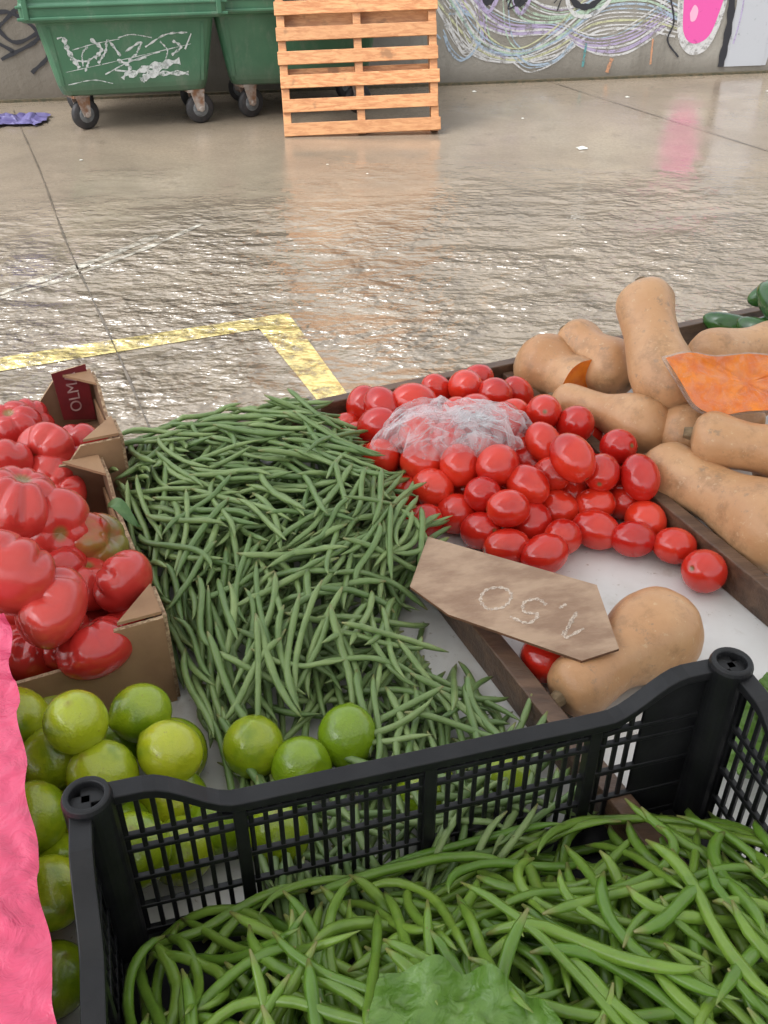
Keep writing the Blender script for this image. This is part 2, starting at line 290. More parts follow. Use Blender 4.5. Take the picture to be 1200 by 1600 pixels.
def make_bin(F,ang,tag):
    e=empty('waste_container'); f=frame((F[0],F[1],0),ang); mb=MB()
    L=[rrect(.90,.03,.60,.225,.06),rrect(.96,.0,.64,.235,.07),rrect(.985,-.02,.66,.27,.07),rrect(1.00,bx_front(.3),.67,.30,.06)]
    for z in (.4,.5,.6,.675): L.append(rrect(1.0+(z-.3)*.36,bx_front(z),.67+(z-.3)*.12,z,.06))
    L+= [rrect(1.15,-.10,.73,.69,.06),rrect(1.27,-.15,.78,.70,.05),rrect(1.29,-.16,.79,.71,.05),rrect(1.30,-.165,.79,.80,.05),rrect(1.285,-.155,.785,.81,.05),rrect(1.285,-.155,.79,1.08,.05),rrect(1.36,-.19,.82,1.09,.04),rrect(1.36,-.19,.82,1.13,.04)]
    L+= [rrect(1.34,-.18,.81,1.16,.05),rrect(1.28,-.10,.76,1.24,.1),rrect(1.0,.1,.6,1.29,.12)]
    loft(mb,f,L,0,True,False)
    for x in (-.62,.585): boxmap(mb,f,x,x+.035,-.185,-.163,.72,1.06)
    boxmap(mb,f,-.66,.66,-.178,-.163,.715,.735); boxmap(mb,f,-.66,.66,-.175,-.163,.785,.803)
    for x in (-.47,.45): 
        vs=[f(x,bx_front(.3)-.006,.30),f(x+.02,bx_front(.3)-.006,.30),f(x+.02+.03*(1 if x>0 else -1),bx_front(.66)-.006,.66),f(x+.03*(1 if x>0 else -1),bx_front(.66)-.006,.66)]
        mb.add(vs,[(0,1,2,3)],0,(0,0,0),False)
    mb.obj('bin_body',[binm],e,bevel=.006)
    mb=MB()
    for (wx,wy,ya) in ((-.38,.06,.5),(.40,.06,.25),(-.42,.58,-.4),(.38,.58,.9)):
        g0=f(wx,wy,0); c_,s_=math.cos(ya+ang),math.sin(ya+ang)
        fw=lambda x,y,z:(g0[0]+x*c_-y*s_,g0[1]+x*s_+y*c_,z)
        def disc(r0,y0,y1,mat,n=24,rb=.012):
            prof=[(r0*.35,y0),(r0-rb,y0),(r0,y0+rb),(r0,y1-rb),(r0-rb,y1),(r0*.35,y1)]
            vs=[];
            for i in range(n):
                a=6.2832*i/n
                for r,y in prof: vs.append(fw(r*math.cos(a)+.03,y,.1+r*math.sin(a)))
            k=len(prof); mb.add(vs,[(i*k+j,((i+1)%n)*k+j,((i+1)%n)*k+j+1,i*k+j+1) for i in range(n) for j in range(k-1)]+[tuple(i*k for i in range(n)),tuple(i*k+k-1 for i in range(n))],mat)
        disc(.10,-.022,.022,0); disc(.062,-.027,.027,1); disc(.02,-.045,.045,2,12,.004)
        for y in (-.042,.036):
            vs=[fw(-.01,y,.22),fw(-.09+.05,y,.215),fw(.0,y,.09),fw(.05,y,.09),fw(.06,y,.215)]
            vs+= [fw(p[0],p[1],p[2]) for p in [(-.01,y+.006,.22),(-.04,y+.006,.215),(.0,y+.006,.09),(.05,y+.006,.09),(.06,y+.006,.215)]]
            mb.add(vs,[(0,1,2,3,4),(5,6,7,8,9),(0,1,6,5),(1,2,7,6),(2,3,8,7),(3,4,9,8),(4,0,5,9)],2,(0,0,0),False)
        boxmap(mb,fw,-.06,.06,-.05,.05,.215,.232,2)
    mb.obj('caster_wheels',[rub,hub,rust],e,bevel=0)
    if tag:
        mb=MB(); ff=lambda s,z:f(s,bx_front(z)-.004,z)
        cv=lambda L:[((x-203)/240,.705-(y-33)/250) for x,y in L]
        for l,wd in [([(106,58),(110,80),(122,106)],.026),([(128,104),(130,84),(140,74)],.010),([(146,62),(160,78),(148,92)],.020),([(152,100),(166,82),(172,66),(188,90)],.014),([(196,84),(222,70),(214,86)],.012),([(214,88),(200,98),(228,94)],.012),
            ([(228,78),(262,60),(296,58)],.010),([(252,70),(262,84),(258,98)],.008),([(272,70),(284,80),(268,92)],.014),([(302,60),(290,84)],.012),
            ([(196,122),(236,108),(280,102)],.034),([(262,106),(232,118),(216,130)],.034),([(214,130),(246,121),(292,122)],.026),([(182,96),(200,108),(186,126)],.020),([(176,112),(204,116)],.008),([(116,78),(150,70),(190,64)],.005),([(100,112),(180,98),(300,76)],.004),([(96,60),(104,58)],.01),([(100,132),(140,126),(170,133)],.005),([(130,112),(136,100),(140,92)],.012),([(160,118),(200,100),(250,86)],.007),([(110,92),(134,96),(150,88)],.008),([(188,62),(210,58),(240,64)],.006)]:
            ribbon(mb,cv(l),ff,wd,0,len(l)>2,.5)
        mb.obj('graffiti_tag',[whp],e,recalc=False)
    return e
make_bin((-1.70,7.02),math.radians(14),True)
make_bin((-.60,7.36),math.radians(10.5),False)
# ------------------------------------------------------------------ pallet
def wood(name,c1,c2,rough=.5,ns=3):
    m,nt,b=newmat(name); d=dat(nt)
    c=mix(nt,mr(nt,nz(nt,ns,6,.65,.5,sc=(2,9,12)),.35,.65),c1,c2); c=mix(nt,mth(nt,'MULTIPLY',d[0],.45),c,tuple(x*.5 for x in c1))
    c=mix(nt,mr(nt,nz(nt,7,3),.63,.72,0,.75),c,tuple(x*.35 for x in c1))
    nt.links.new(c,b.inputs['Base Color']); b.inputs['Roughness'].default_value=rough
    nt.links.new(bumpn(nt,nz(nt,ns*4,5,.6,.5,sc=(2,12,12)),.4,.004),b.inputs['Normal']); return m
pm=wood('pallet_wood',(.72,.36,.155),(.46,.18,.065),.35,5)
la=math.radians(17); ro=math.radians(-1.6); ya=math.radians(3.6)
Rm=Matrix.Rotation(ya,4,'Z')@Matrix.Rotation(-la,4,'X')@Matrix.Rotation(ro,4,'Y')
def pf(x,y,z):
    v=Rm@Vector((x,y,z)); return (v.x-.675,v.y+6.765,v.z+.004)
mb=MB(); PR=random.Random(5)
for i in range(8):
    z=.004+i*.147+PR.uniform(-.004,.004)*(i>0); 
    boxmap(mb,pf,-.0+PR.uniform(-.008,.008),1.06+PR.uniform(-.010,.010),0,.02,z,z+.082,0,(PR.random(),0,0))
for x in (.0,.50,1.0): boxmap(mb,pf,x+.004,x+.056,.0205,.115,.0,1.12,0,(PR.random()*.5+.4,0,0))
for i in range(4):
    z=.002+i*.34; boxmap(mb,pf,0,1.06,.1155,.135,z,z+.09,0,(PR.random(),0,0))
mb.obj('wooden_pallet',[pm],None,bevel=.003)
# rag
mb=MB(); n=22
vs=[];
for j in range(n):
    for i in range(n):
        u=i/(n-1)-.5;v=j/(n-1)-.5; h=max(0,(.25-(u*u+v*v)))*.22+.03*abs(mn.noise(Vector((u*9,v*9,3))))
        vs.append((-2.62+u*.42*(1+.4*mn.noise(Vector((u*4,v*4,0)))),7.2+v*.30+.1*mn.noise(Vector((v*5,u*5,8))),max(.006,h*mn.noise(Vector((u*6,v*6,1)))*1.5+.02)))
mb.add(vs,[(j*n+i,j*n+i+1,(j+1)*n+i+1,(j+1)*n+i) for j in range(n-1) for i in range(n-1)],0)
mb.obj('purple_rag',[M('purple_cloth',(.08,.065,.17),(.15,.13,.28),12,.5)],None,recalc=False)
# ------------------------------------------------------------------ table
TZ=.80
stall=empty('market_stall_table')
whm,nt,b=newmat('white_laminate'); c=mix(nt,mr(nt,nz(nt,6,6,.6),.35,.7),(.72,.71,.69),(.60,.585,.555)); c=mix(nt,mr(nt,nz(nt,70,4,.7),.62,.72,0,.65),c,(.3,.24,.16)); c=mix(nt,mr(nt,nz(nt,11,6,.7),.57,.75,0,.45),c,(.38,.33,.25)); nt.links.new(c,b.inputs['Base Color']); b.inputs['Roughness'].default_value=.25
dk=wood('old_wood',(.16,.092,.055),(.075,.042,.026),.4,4)
mb=MB(); boxmap(mb,T,-1.0,1.6,0.0,1.32,TZ-.018,TZ); mb.obj('table_top',[whm],stall)
mb=MB()
boxmap(mb,T,-1.0,-.0015,-.022,-.001,.72,.862,0,(.2,0,0)); boxmap(mb,T,.0015,1.6,-.022,-.001,.72,.866,0,(.5,0,0))
boxmap(mb,T,-.012,.013,.0,1.3,TZ+.0005,.848,0,(.3,0,0)); boxmap(mb,T,.368,.390,.0,1.3,TZ+.0005,.852,0,(.1,0,0)); boxmap(mb,T,-1.0,1.6,1.321,1.342,.70,.84,0,(.6,0,0))
for a in (-.95,.3,1.5):
    for bb in (.05,1.22): boxmap(mb,T,a,a+.06,bb,bb+.06,0,.715,0,(.5,0,0))
    boxmap(mb,T,a+.005,a+.055,.0,1.32,.716,.781,0,(.5,0,0))
mb.obj('wooden_frame',[dk],stall,bevel=.002)
mb=MB(); 
boxmap(mb,T,-.005,.002,-.02,.03,.85,.875,0); mb.obj('metal_bracket',[M('bracket',(.3,.25,.2),(.15,.12,.1),30,.5)],stall)
# ------------------------------------------------------------------ beans
def drop_beans(mp,a0,a1,b0,b1,z0,target,attempts,Lr,Rr,curv,maxn,inside=None,seed=1,k_sag=.3,ori=None,pori=.5,Hf=None,fl_lo=.8,mmax=.55):
    rg=np.random.default_rng(seed); cs=.005
    na=int((a1-a0)/cs)+1; nb=int((b1-b0)/cs)+1; H=np.full((na+2,nb+2),z0)
    if Hf:
        for i in range(na+2):
            for j in range(nb+2): H[i,j]=Hf(a0+i*cs,b0+j*cs)
    mb=MB(); cnt=0; ms=np.linspace(-mmax,mmax,23)[:,None]; n=21
    for it in range(attempts):
        if cnt>=maxn: break
        a=rg.uniform(a0,a1); b=rg.uniform(b0,b1); tz=target(a,b)
        if tz<=0.004: continue
        ci,cj=int((a-a0)/cs),int((b-b0)/cs)
        if H[ci,cj]>z0+tz: continue
        L=rg.uniform(*Lr); r=rg.uniform(*Rr); th=rg.uniform(0,math.pi) if ori is None or rg.random()<pori else ori(a,b)+rg.normal()*.45
        kap=rg.normal()*curv; k2=rg.normal()*curv*.6
        s=np.linspace(-.5,.5,n); ang=th+kap*s+k2*(s*s*4-.3)
        x=np.concatenate([[0],np.cumsum(np.cos((ang[1:]+ang[:-1])/2))])*L/(n-1); y=np.concatenate([[0],np.cumsum(np.sin((ang[1:]+ang[:-1])/2))])*L/(n-1)
        x=x-x.mean()+a; y=y-y.mean()+b
        if x.min()<a0+r or x.max()>a1-r or y.min()<b0+r or y.max()>b1-r: continue
        if inside is not None and not(inside(x[0],y[0]) and inside(x[-1],y[-1])): continue
        I=((x-a0)/cs).astype(int); J=((y-b0)/cs).astype(int)
        g=H[I,J]; S=s*L
        cm=(g[None,:]-ms*S[None,:]).max(axis=1); q=cm+np.abs(ms[:,0])*.002; mi=int(q.argmin())
        z=ms[mi,0]*S+cm[mi]
        gs=np.convolve(np.pad(g,4,mode='edge'),np.ones(9)/9,'valid')
        z=(1-k_sag)*z+k_sag*gs+r*.75
        if z[n//2]-r>z0+tz+.022: continue
        for di in (-1,0,1):
            for dj in (-1,0,1):
                if di and dj: continue
                ii=np.clip(I+di,0,na);jj=np.clip(J+dj,0,nb); np.maximum.at(H,(ii,jj),z+r*(.62 if not(di or dj) else .3))
        idx=np.linspace(0,n-1,15); px=np.interp(idx,range(n),x);py=np.interp(idx,range(n),y);pz=np.interp(idx,range(n),z)
        t=np.linspace(0,1,15); pr=np.clip(np.minimum((t+.004)/.10,(1.0-t+.002)/.20),0,1)**.6; pr=pr*(1+.06*np.sin(t*L*420+rg.uniform(0,6))); pr[0]=.22;pr[1]*=.9;pr[-1]=.08
        tx=np.gradient(px);ty=np.gradient(py);tz_=np.gradient(pz); l=np.sqrt(tx**2+ty**2+tz_**2); tx/=l;ty/=l;tz_/=l
        hl=np.sqrt(tx**2+ty**2); sx=-ty/hl; sy=tx/hl
        ux=-tz_*sy; uy=tz_*sx; uz=tx*sy-ty*sx
        vs=[];cl=[];rd=rg.random(); fl=rg.uniform(fl_lo,1.0)
        K=7
        for i in range(15):
            for k in range(K):
                c_=math.cos(k*6.28318/K)*r*pr[i]; s_=math.sin(k*6.28318/K)*r*pr[i]*fl
                vs.append(mp(px[i]+sx[i]*c_+ux[i]*s_,py[i]+sy[i]*c_+uy[i]*s_,pz[i]+uz[i]*s_))
                cl.append((rd,1.0 if i==0 else (.4 if i==14 else 0),t[i]))
        fs=[(i*K+k,i*K+(k+1)%K,(i+1)*K+(k+1)%K,(i+1)*K+k) for i in range(14) for k in range(K)]+[tuple(range(K)),tuple(range(14*K,15*K))]
        mb.add(vs,fs,0,cols=cl); cnt+=1
    return mb,H,cnt
def bean_mat(name,c1,c2,c3,rough=.42):
    m,nt,b=newmat(name); d=dat(nt)
    c=mix(nt,d[0],c1,c2); c=mix(nt,mr(nt,nz(nt,35,3),.4,.75,0,.55),c,c3); c=mix(nt,mr(nt,nz(nt,260,2),.66,.72,0,.35),c,(.2,.15,.06))
    c=mix(nt,mth(nt,'MULTIPLY',d[1],.8),c,(.24,.20,.08))
    nt.links.new(c,b.inputs['Base Color']); b.inputs['Roughness'].default_value=rough
    nt.links.new(bumpn(nt,nz(nt,180,3),.3,.0008),b.inputs['Normal']); return m
bmA=bean_mat('green_bean_skin',(.11,.185,.055),(.215,.295,.105),(.08,.15,.04),.38)
bmB=bean_mat('green_bean_skin_fresh',(.095,.20,.020),(.18,.29,.038),(.065,.145,.014),.28)
def ss(x,a,b): 
    t=min(1,max(0,(x-a)/(b-a))); return t*t*(3-2*t)
def tgtA(a,b):
    h=.086-.041*ss(b,.25,.75)
    h*=ss(-a,-.065,.04) if b<.45 else ss(-a,.015+.05*ss(b,.45,.52)*(1-ss(b,.62,.70)),.10+.03*(1-ss(b,.62,.72)))
    if b<.06: h*=.8+.2*b/.06
    if a<-.30: h*=.6+.4*ss(a,-.38,-.30) if b<.55 else .7
    if b>.58 and -.33<a<-.2: h*=.22
    if b>.62: h*=.8
    return h
mbA,HA,cA=drop_beans(lambda a,b,z:T(a,b,z),-.366,.095,.002,1.0,TZ,tgtA,80000,(.105,.17),(.0036,.0047),.6,2700,
    inside=lambda a,b:(a<.0 or (b<.45)) and (b<.86+.18*(-a) ),seed=11,ori=lambda a,b:((1.9 if b>.55 else (.9 if b<.3 else 2.4)) if a>-.3 else 1.5),pori=.5,Hf=lambda a,b: .848 if -.013<a<.014 else (.84 if a>.014 else TZ))
mbA.obj('green_bean_pile',[bmA])
# ------------------------------------------------------------------ black crate
CO=(-.248,.508);CE=(.965,.262);CNn=(.262,-.965)
def C(u,w_,h): return (CO[0]+u*CE[0]+w_*CNn[0],CO[1]+u*CE[1]+w_*CNn[1],TZ+.002+h)
def tgtB(u,w_):
    h=.018+.108*ss(w_,.0,.22)
    h*=.75+.25*ss(u,.02,.2)
    return h
mbB,HB,cB=drop_beans(C,.008,.592,.008,.392,.006,tgtB,80000,(.13,.21),(.0040,.0056),1.15,2000,seed=5,fl_lo=.62,mmax=.8)
mbB.obj('green_bean_pile',[bmB])
blk=M('black_plastic',(.008,.008,.009),(.014,.014,.015),20,.38,.15,150,.001,spec=.35,rr=.08)
crate=empty('plastic_crate')
mb=MB()
def prof(u,L):
    u=min(u,L-u); return .168+.042*(1-ss(u,.050,.125))
def side(L,mp):
    us=list(np.linspace(0,L,61)); 
    sec=[(-.009,0),(.009,0),(.009,-.022),(.0065,-.022),(.0065,-.005),(-.0065,-.005),(-.0065,-.010),(-.009,-.010)]
    vs=[mp(u,d_,prof(u,L)+h_) for u in us for d_,h_ in sec]; k=len(sec)
    mb.add(vs,[(i*k+j,i*k+(j+1)%k,(i+1)*k+(j+1)%k,(i+1)*k+j) for i in range(60) for j in range(k)]+[tuple(range(k)),tuple(range(60*k,61*k))],0,(0,0,0),False)
    for u0,u1 in ((0,.03),(L-.085,L)): 
        q=8
        for i in range(q):
            x0=u0+(u1-u0)*i/q;x1=u0+(u1-u0)*(i+1)/q
            h0=prof(x0,L)-.004;h1=prof(x1,L)-.004
            vs=[mp(x0,-.002,0),mp(x1,-.002,0),mp(x1,-.002,h1),mp(x0,-.002,h0),mp(x0,.002,0),mp(x1,.002,0),mp(x1,.002,h1),mp(x0,.002,h0)]
            mb.add(vs,[(0,1,2,3),(4,5,6,7),(0,1,5,4),(3,2,6,7)],0,(0,0,0),False)
    u=.042
    while u<L-.09:
        wd=.0023
        boxmap(mb,mp,u-wd,u+wd,-.0022,.0022,.0,prof(u,L)-.004); u+=.0132
    for h0,hh in ((.0,.012),(.044,.005),(.085,.006),(.126,.005)): boxmap(mb,mp,.0,L,-.0031,.0031,h0,h0+hh)
    vs=[mp(u,d_,min(prof(u,L)-.02,.150)+h_) for u in us for d_,h_ in ((-.003,0),(.003,0),(.003,-.006),(-.003,-.006))]
    mb.add(vs,[(i*4+j,i*4+(j+1)%4,(i+1)*4+(j+1)%4,(i+1)*4+j) for i in range(60) for j in range(4)],0,(0,0,0),False)
    for uc in (.125,L/2,L-.135): boxmap(mb,mp,uc-.006,uc+.006,-.0062,.0062,0,prof(uc,L)-.003)
side(.6,lambda u,d_,h:C(u,-d_,h)); side(.6,lambda u,d_,h:C(u,.4+d_,h)); side(.4,lambda u,d_,h:C(-d_,u,h)); side(.4,lambda u,d_,h:C(.6+d_,u,h))
boxmap(mb,C,.0,.6,.0,.4,0,.004)
for cu,cw in ((.006,.006),(.594,.006),(.006,.394),(.594,.394)):
    n=28; vs=[]
    P7=((.0205,.0),(.0205,.213),(.019,.2175),(.0145,.2175),(.0135,.215),(.0125,.195),(.0,.195))
    for i in range(n):
        a=6.2832*i/n
        for r,h in P7: vs.append(C(cu+r*math.cos(a),cw+r*math.sin(a),h))
    mb.add(vs,[(i*7+j,((i+1)%n)*7+j,((i+1)%n)*7+j+1,i*7+j+1) for i in range(n) for j in range(6)],0,smooth=False)
mb.obj('crate_body',[blk],crate,bevel=.0012)
# ------------------------------------------------------------------ fruit bases
def sph(nu=20,nv=14,pole=False):
    ps=[math.pi*j/nv for j in range(1,nv)]
    if pole: ps=[.07,.12]+ps
    vs=[(0,0,1)]
    for p in ps:
        for i in range(nu):
            a=2*math.pi*i/nu; vs.append((math.sin(p)*math.cos(a),math.sin(p)*math.sin(a),math.cos(p)))
    vs.append((0,0,-1)); fs=[(0,1+i,1+(i+1)%nu) for i in range(nu)]
    for j in range(len(ps)-1):
        for i in range(nu): fs.append((1+j*nu+i,1+(j+1)*nu+i,1+(j+1)*nu+(i+1)%nu,1+j*nu+(i+1)%nu))
    e=len(vs)-1; o=1+(len(ps)-1)*nu; fs+=[(o+i,e,o+(i+1)%nu) for i in range(nu)]
    return np.array(vs),fs
SV,SF=sph(24,16,True); SV2,SF2=sph(56,26,True)
def rotm(seed,tilt=None):
    r=random.Random(seed); return Matrix.Rotation(r.uniform(0,6.28),3,'Z')@Matrix.Rotation(r.uniform(0,3.1) if tilt is None else r.uniform(*tilt),3,'X')@Matrix.Rotation(r.uniform(0,6.28),3,'Z')
def put(mb,V,F,R_,loc,cols,mat=0):
    V=V@np.array(R_).T+np.array(loc); mb.add(V.tolist(),F,mat,cols=cols)
def relax(P,r,fix_z0,bounds,it=40,fac=.94,rs=None):
    P=np.array(P,float)
    for _ in range(it):
        for i in range(len(P)):
            d_=P-P[i]; l=np.linalg.norm(d_,axis=1); 
            for j in np.where((l<2*r*fac)&(l>1e-6))[0]:
                o=(2*r*fac-l[j])*.25; dd=d_[j]/l[j]; dd[2]*=.7; P[i]-=dd*o; P[j]+=dd*o
        P[:,2]=np.maximum(P[:,2],fix_z0+r)
        if bounds: P=bounds(P)
    return P
def settle(P,r,z0,it=60):
    P=np.array(P,float); order=np.argsort(P[:,2])
    for i in order:
        best=z0+r
        for j in range(len(P)):
            if j==i or P[j,2]>P[i,2]-1e-4: continue
            dh=math.hypot(P[i,0]-P[j,0],P[i,1]-P[j,1])
            if dh<2*r*.93: best=max(best,P[j,2]+math.sqrt((2*r*.93)**2-dh*dh)*.92)
        P[i,2]=min(P[i,2],best) if best<P[i,2] else P[i,2]
    return P
# plum tomatoes
raw="451,1037,828 421,1093,828 357,1116,828 416,1177,828 305,1144,828 355,1191,828 299,1217,828 223,1078,830 260,1110,828 174,1093,830 139,1127,828 220,1144,828 257,1179,828 175,1123,868 147,1167,868 213,1182,872 250,1214,868 81,1196,850 106,1166,830 39,1231,830 54,1252,860 110,1231,880 167,1206,890 242,1271,890 275,1195,920 331,1202,880 392,1209,860 359,1272,880 302,1360,880 337,1380,870 262,1365,890 221,1376,890 414,1303,840 -36,1437,860 1,1412,870 -5,1276,860 -53,1418,840 -55,1358,840 -10,1344,870 42,1394,880 94,1500,860 164,1529,860 45,1507,850 235,1495,860 193,1476,870 133,1485,870 196,860,830 103,1355,890 60,1291,880 150,1294,890 21,1322,850 99,1275,890 181,1317,900 206,1322,850 301,1246,850 318,1188,830 231,1283,850 73,1373,880 148,1394,880"
PT=[tuple(float(q)/1000 for q in s.split(',')) for s in raw.split()]
r0=.0292
FR=random.Random(9)
base=[]
for _ in range(3000):
    a=FR.uniform(.035,.35);b=FR.uniform(.03,.42); x,y,z=T(a,b,TZ+r0)
    if b>.36 and a<.1: continue
    if all((x-p[0])**2+(y-p[1])**2>(.050)**2 for p in base) and all((x-p[0])**2+(y-p[1])**2+(z-p[2])**2>.047**2 for p in PT): base.append((x,y,z))
def tb(P):
    for i in range(len(P)):
        a,b=Tinv(P[i,0],P[i,1]); z=P[i,2]
        a2=min(max(a,.038 if z<.86 else -.005),.342 if z<.865 else .40); b2=max(b,.028 if z<.88 else .0)
        x,y,_=T(a2,b2,0); P[i,0]=x;P[i,1]=y
    return P
PP=relax(PT+base,r0,TZ,tb,25,.92); PP=settle(PP,r0,TZ)
mb=MB(); V0=SV.copy(); zz=SV[:,2]
V0[:,2]*=1.26; V0[:,:2]*=(1+.03*np.cos(zz*2))[:,None]; V0[:,2]-=.09*np.exp(-((1-zz)/.02))
tc=[(1.0 if z>.995 else (.5 if z>.991 else 0)) for z in zz]
for i,p in enumerate(PP):
    rr=r0*FR.uniform(.88,1.06); rd=FR.random()
    R_=Matrix.Rotation(FR.uniform(0,6.28),3,'Z')@Matrix.Rotation(math.radians(FR.choice([90,90,80,100,120,130,60,150])),3,'X')
    if i in (1,2): R_=Matrix.Rotation(math.radians(80),3,'Z')@Matrix.Rotation(math.radians(90),3,'X')
    if i==24: R_=Matrix.Rotation(.6,3,'Z')@Matrix.Rotation(math.radians(120),3,'X')
    el=FR.uniform(.90,1.05); VV=V0*np.array([1,1,el])
    put(mb,VV*rr,SF,R_,p,[(rd,g,0) for g in tc])
mb.obj('plum_tomato_pile',[lime_like('plum_tomato_skin',(.50,.014,.009),(.68,.040,.015),(.42,.008,.006),.17,90,.06,.5,12,0,(.20,.12,.05))])
# limes
raw="-382,768,920 -304,658,950 -261,720,890 -219,656,890 -282,633,900 -343,656,880 -372,681,900 -328,582,880 -302,517,870 -289,456,860 -205,590,835 -234,628,840 -325,632,850 -270,608,840 -300,579,840"
LT=[tuple(float(q)/1000 for q in s.split(',')) for s in raw.split()]
lb=[]; rl=.034
for _ in range(4000):
    a=FR.uniform(-.95,-.40);b=FR.uniform(.55,1.25); x,y,z=T(a,b,TZ+rl+FR.choice([0,.045]))
    u=(x-CO[0])*CE[0]+(y-CO[1])*CE[1]; ww=(x-CO[0])*CNn[0]+(y-CO[1])*CNn[1]
    if u>-.05 and ww>-.04: continue
    if all((x-p[0])**2+(y-p[1])**2+(z-p[2])**2>.062**2 for p in lb+LT): lb.append((x,y,z))
LP=relax(LT+lb,rl,TZ,None,25); LP=settle(LP,rl,TZ)
LPa=[tuple(p) for p in LP if not (((p[0]-CO[0])*CNn[0]+(p[1]-CO[1])*CNn[1])>-.035 and ((p[0]-CO[0])*CE[0]+(p[1]-CO[1])*CE[1])>-.045)]
V1=SV.copy(); zz=SV[:,2]; V1[:,2]*=1.07; V1[:,2]+=.13*np.exp(-((1-zz)/.03)); V1[:,2]-=.06*(zz<-.99)
lc=[(.6 if z<-.99 else 0) for z in zz]
limem=lime_like('lime_skin',(.17,.285,.008),(.42,.45,.018),(.115,.21,.006),.22,420,.4,.4,22,.7,(.20,.13,.04),.0013)
mb=MB()
for p in LPa:
    rd=((p[0]*37)%1); put(mb,V1*rl*FR.uniform(.92,1.05),SF,rotm(FR.random()),p,[(rd,g,0) for g in lc])
mb.obj('lime_pile',[limem])
for q in [(-.141,.703,.848),(-.088,.681,.842),(-.040,.717,.850),(-.106,.600,.835),(.045,.655,.835),(.125,.668,.835),(-.17,.612,.835)]:
    mb=MB(); rd=FR.random()*.5
    put(mb,V1*rl*FR.uniform(.92,1.02),SF,rotm(FR.random()),q,[(rd,g,0) for g in lc]); mb.obj('lime',[limem])
# beefsteak tomatoes
raw="-559,1260,93 -485,1177,93 -451,1232,91 -436,1180,90 -523,1139,94 -474,1143,90 -447,1130,89 -541,1291,92 -444,963,99 -400,951,96 -359,963,93 -313,895,92 -366,908,91 -412,826,99 -370,814,95 -395,914,93 -326,803,90 -317,871,87 -373,854,88"
szs=[40,44,38,33,36,42,30,32,54,46,42,41,42,54,48,36,44,34,30]
def ribbed(seed,n=SV2):
    r=random.Random(seed); k=r.choice([5,6,7,8]); V=n.copy(); a=np.arctan2(V[:,1],V[:,0]); s=np.sqrt(V[:,0]**2+V[:,1]**2)
    rib=np.abs(np.sin(a*k/2+r.random()*3+.5*np.sin(a*2+r.random()*6)))**.6
    amp=.24*s**.8*np.clip(.45+.7*V[:,2],0.06,1)*(1+.4*np.sin(a+r.random()*6))
    f=1-amp*(1-rib)+.06*np.sin(a*2+r.random()*6)
    V[:,:2]*=f[:,None]; V[:,2]*=.74; V[:,2]-=.22*np.exp(-(s/.30)**2)*(n[:,2]>0)
    V[:,2]-=.10*(1-rib)*s*(n[:,2]>0)
    return V,[(1.0 if (n[i,2]>.992) else 0) for i in range(len(V))]
mb=MB()
TT=[tuple(float(q) for q in s.split(',')) for s in raw.split()]
allT=[(x/1000,y/1000,z/100,s/1000,0) for (x,y,z),s in zip(TT,szs)]
for _ in range(46):
    a=FR.uniform(-.62,-.42);b=FR.choice([FR.uniform(-.05,.08),FR.uniform(.18,.45)]); x,y,_z=T(a,b,0)
    allT.append((x,y,.85,.040,0))
for i,(x,y,z,s,_q) in enumerate(allT):
    V,cc=ribbed(i*3+1); green=1 if i==10 else 0
    R_=rotm(i*1.7+.3,(.3,1.5)) if i<19 else rotm(i,(0,3))
    rd=FR.random(); put(mb,V*s*1.04,SF2,R_,(x,y,z),[(rd,g,green*(max(0,V[j][2]+.3))) for j,g in enumerate(cc)])
bfm,nt,b=newmat('beefsteak_tomato_skin'); d_=dat(nt)
c=mix(nt,d_[0],(.46,.020,.018),(.60,.055,.042)); c=mix(nt,mr(nt,nz(nt,9,3),.4,.7,0,.6),c,(.38,.012,.012)); c=mix(nt,mth(nt,'MULTIPLY',d_[2],mr(nt,nz(nt,20,3),.3,.6)),c,(.20,.20,.04)); c=mix(nt,d_[1],c,(.25,.14,.04))
nt.links.new(c,b.inputs['Base Color']); b.inputs['Roughness'].default_value=.2; b.inputs['Coat Weight'].default_value=.4; b.inputs['Coat Roughness'].default_value=.08
nt.links.new(bumpn(nt,nz(nt,130,3),.08,.001),b.inputs['Normal'])
mb.obj('beefsteak_tomato_pile',[bfm])
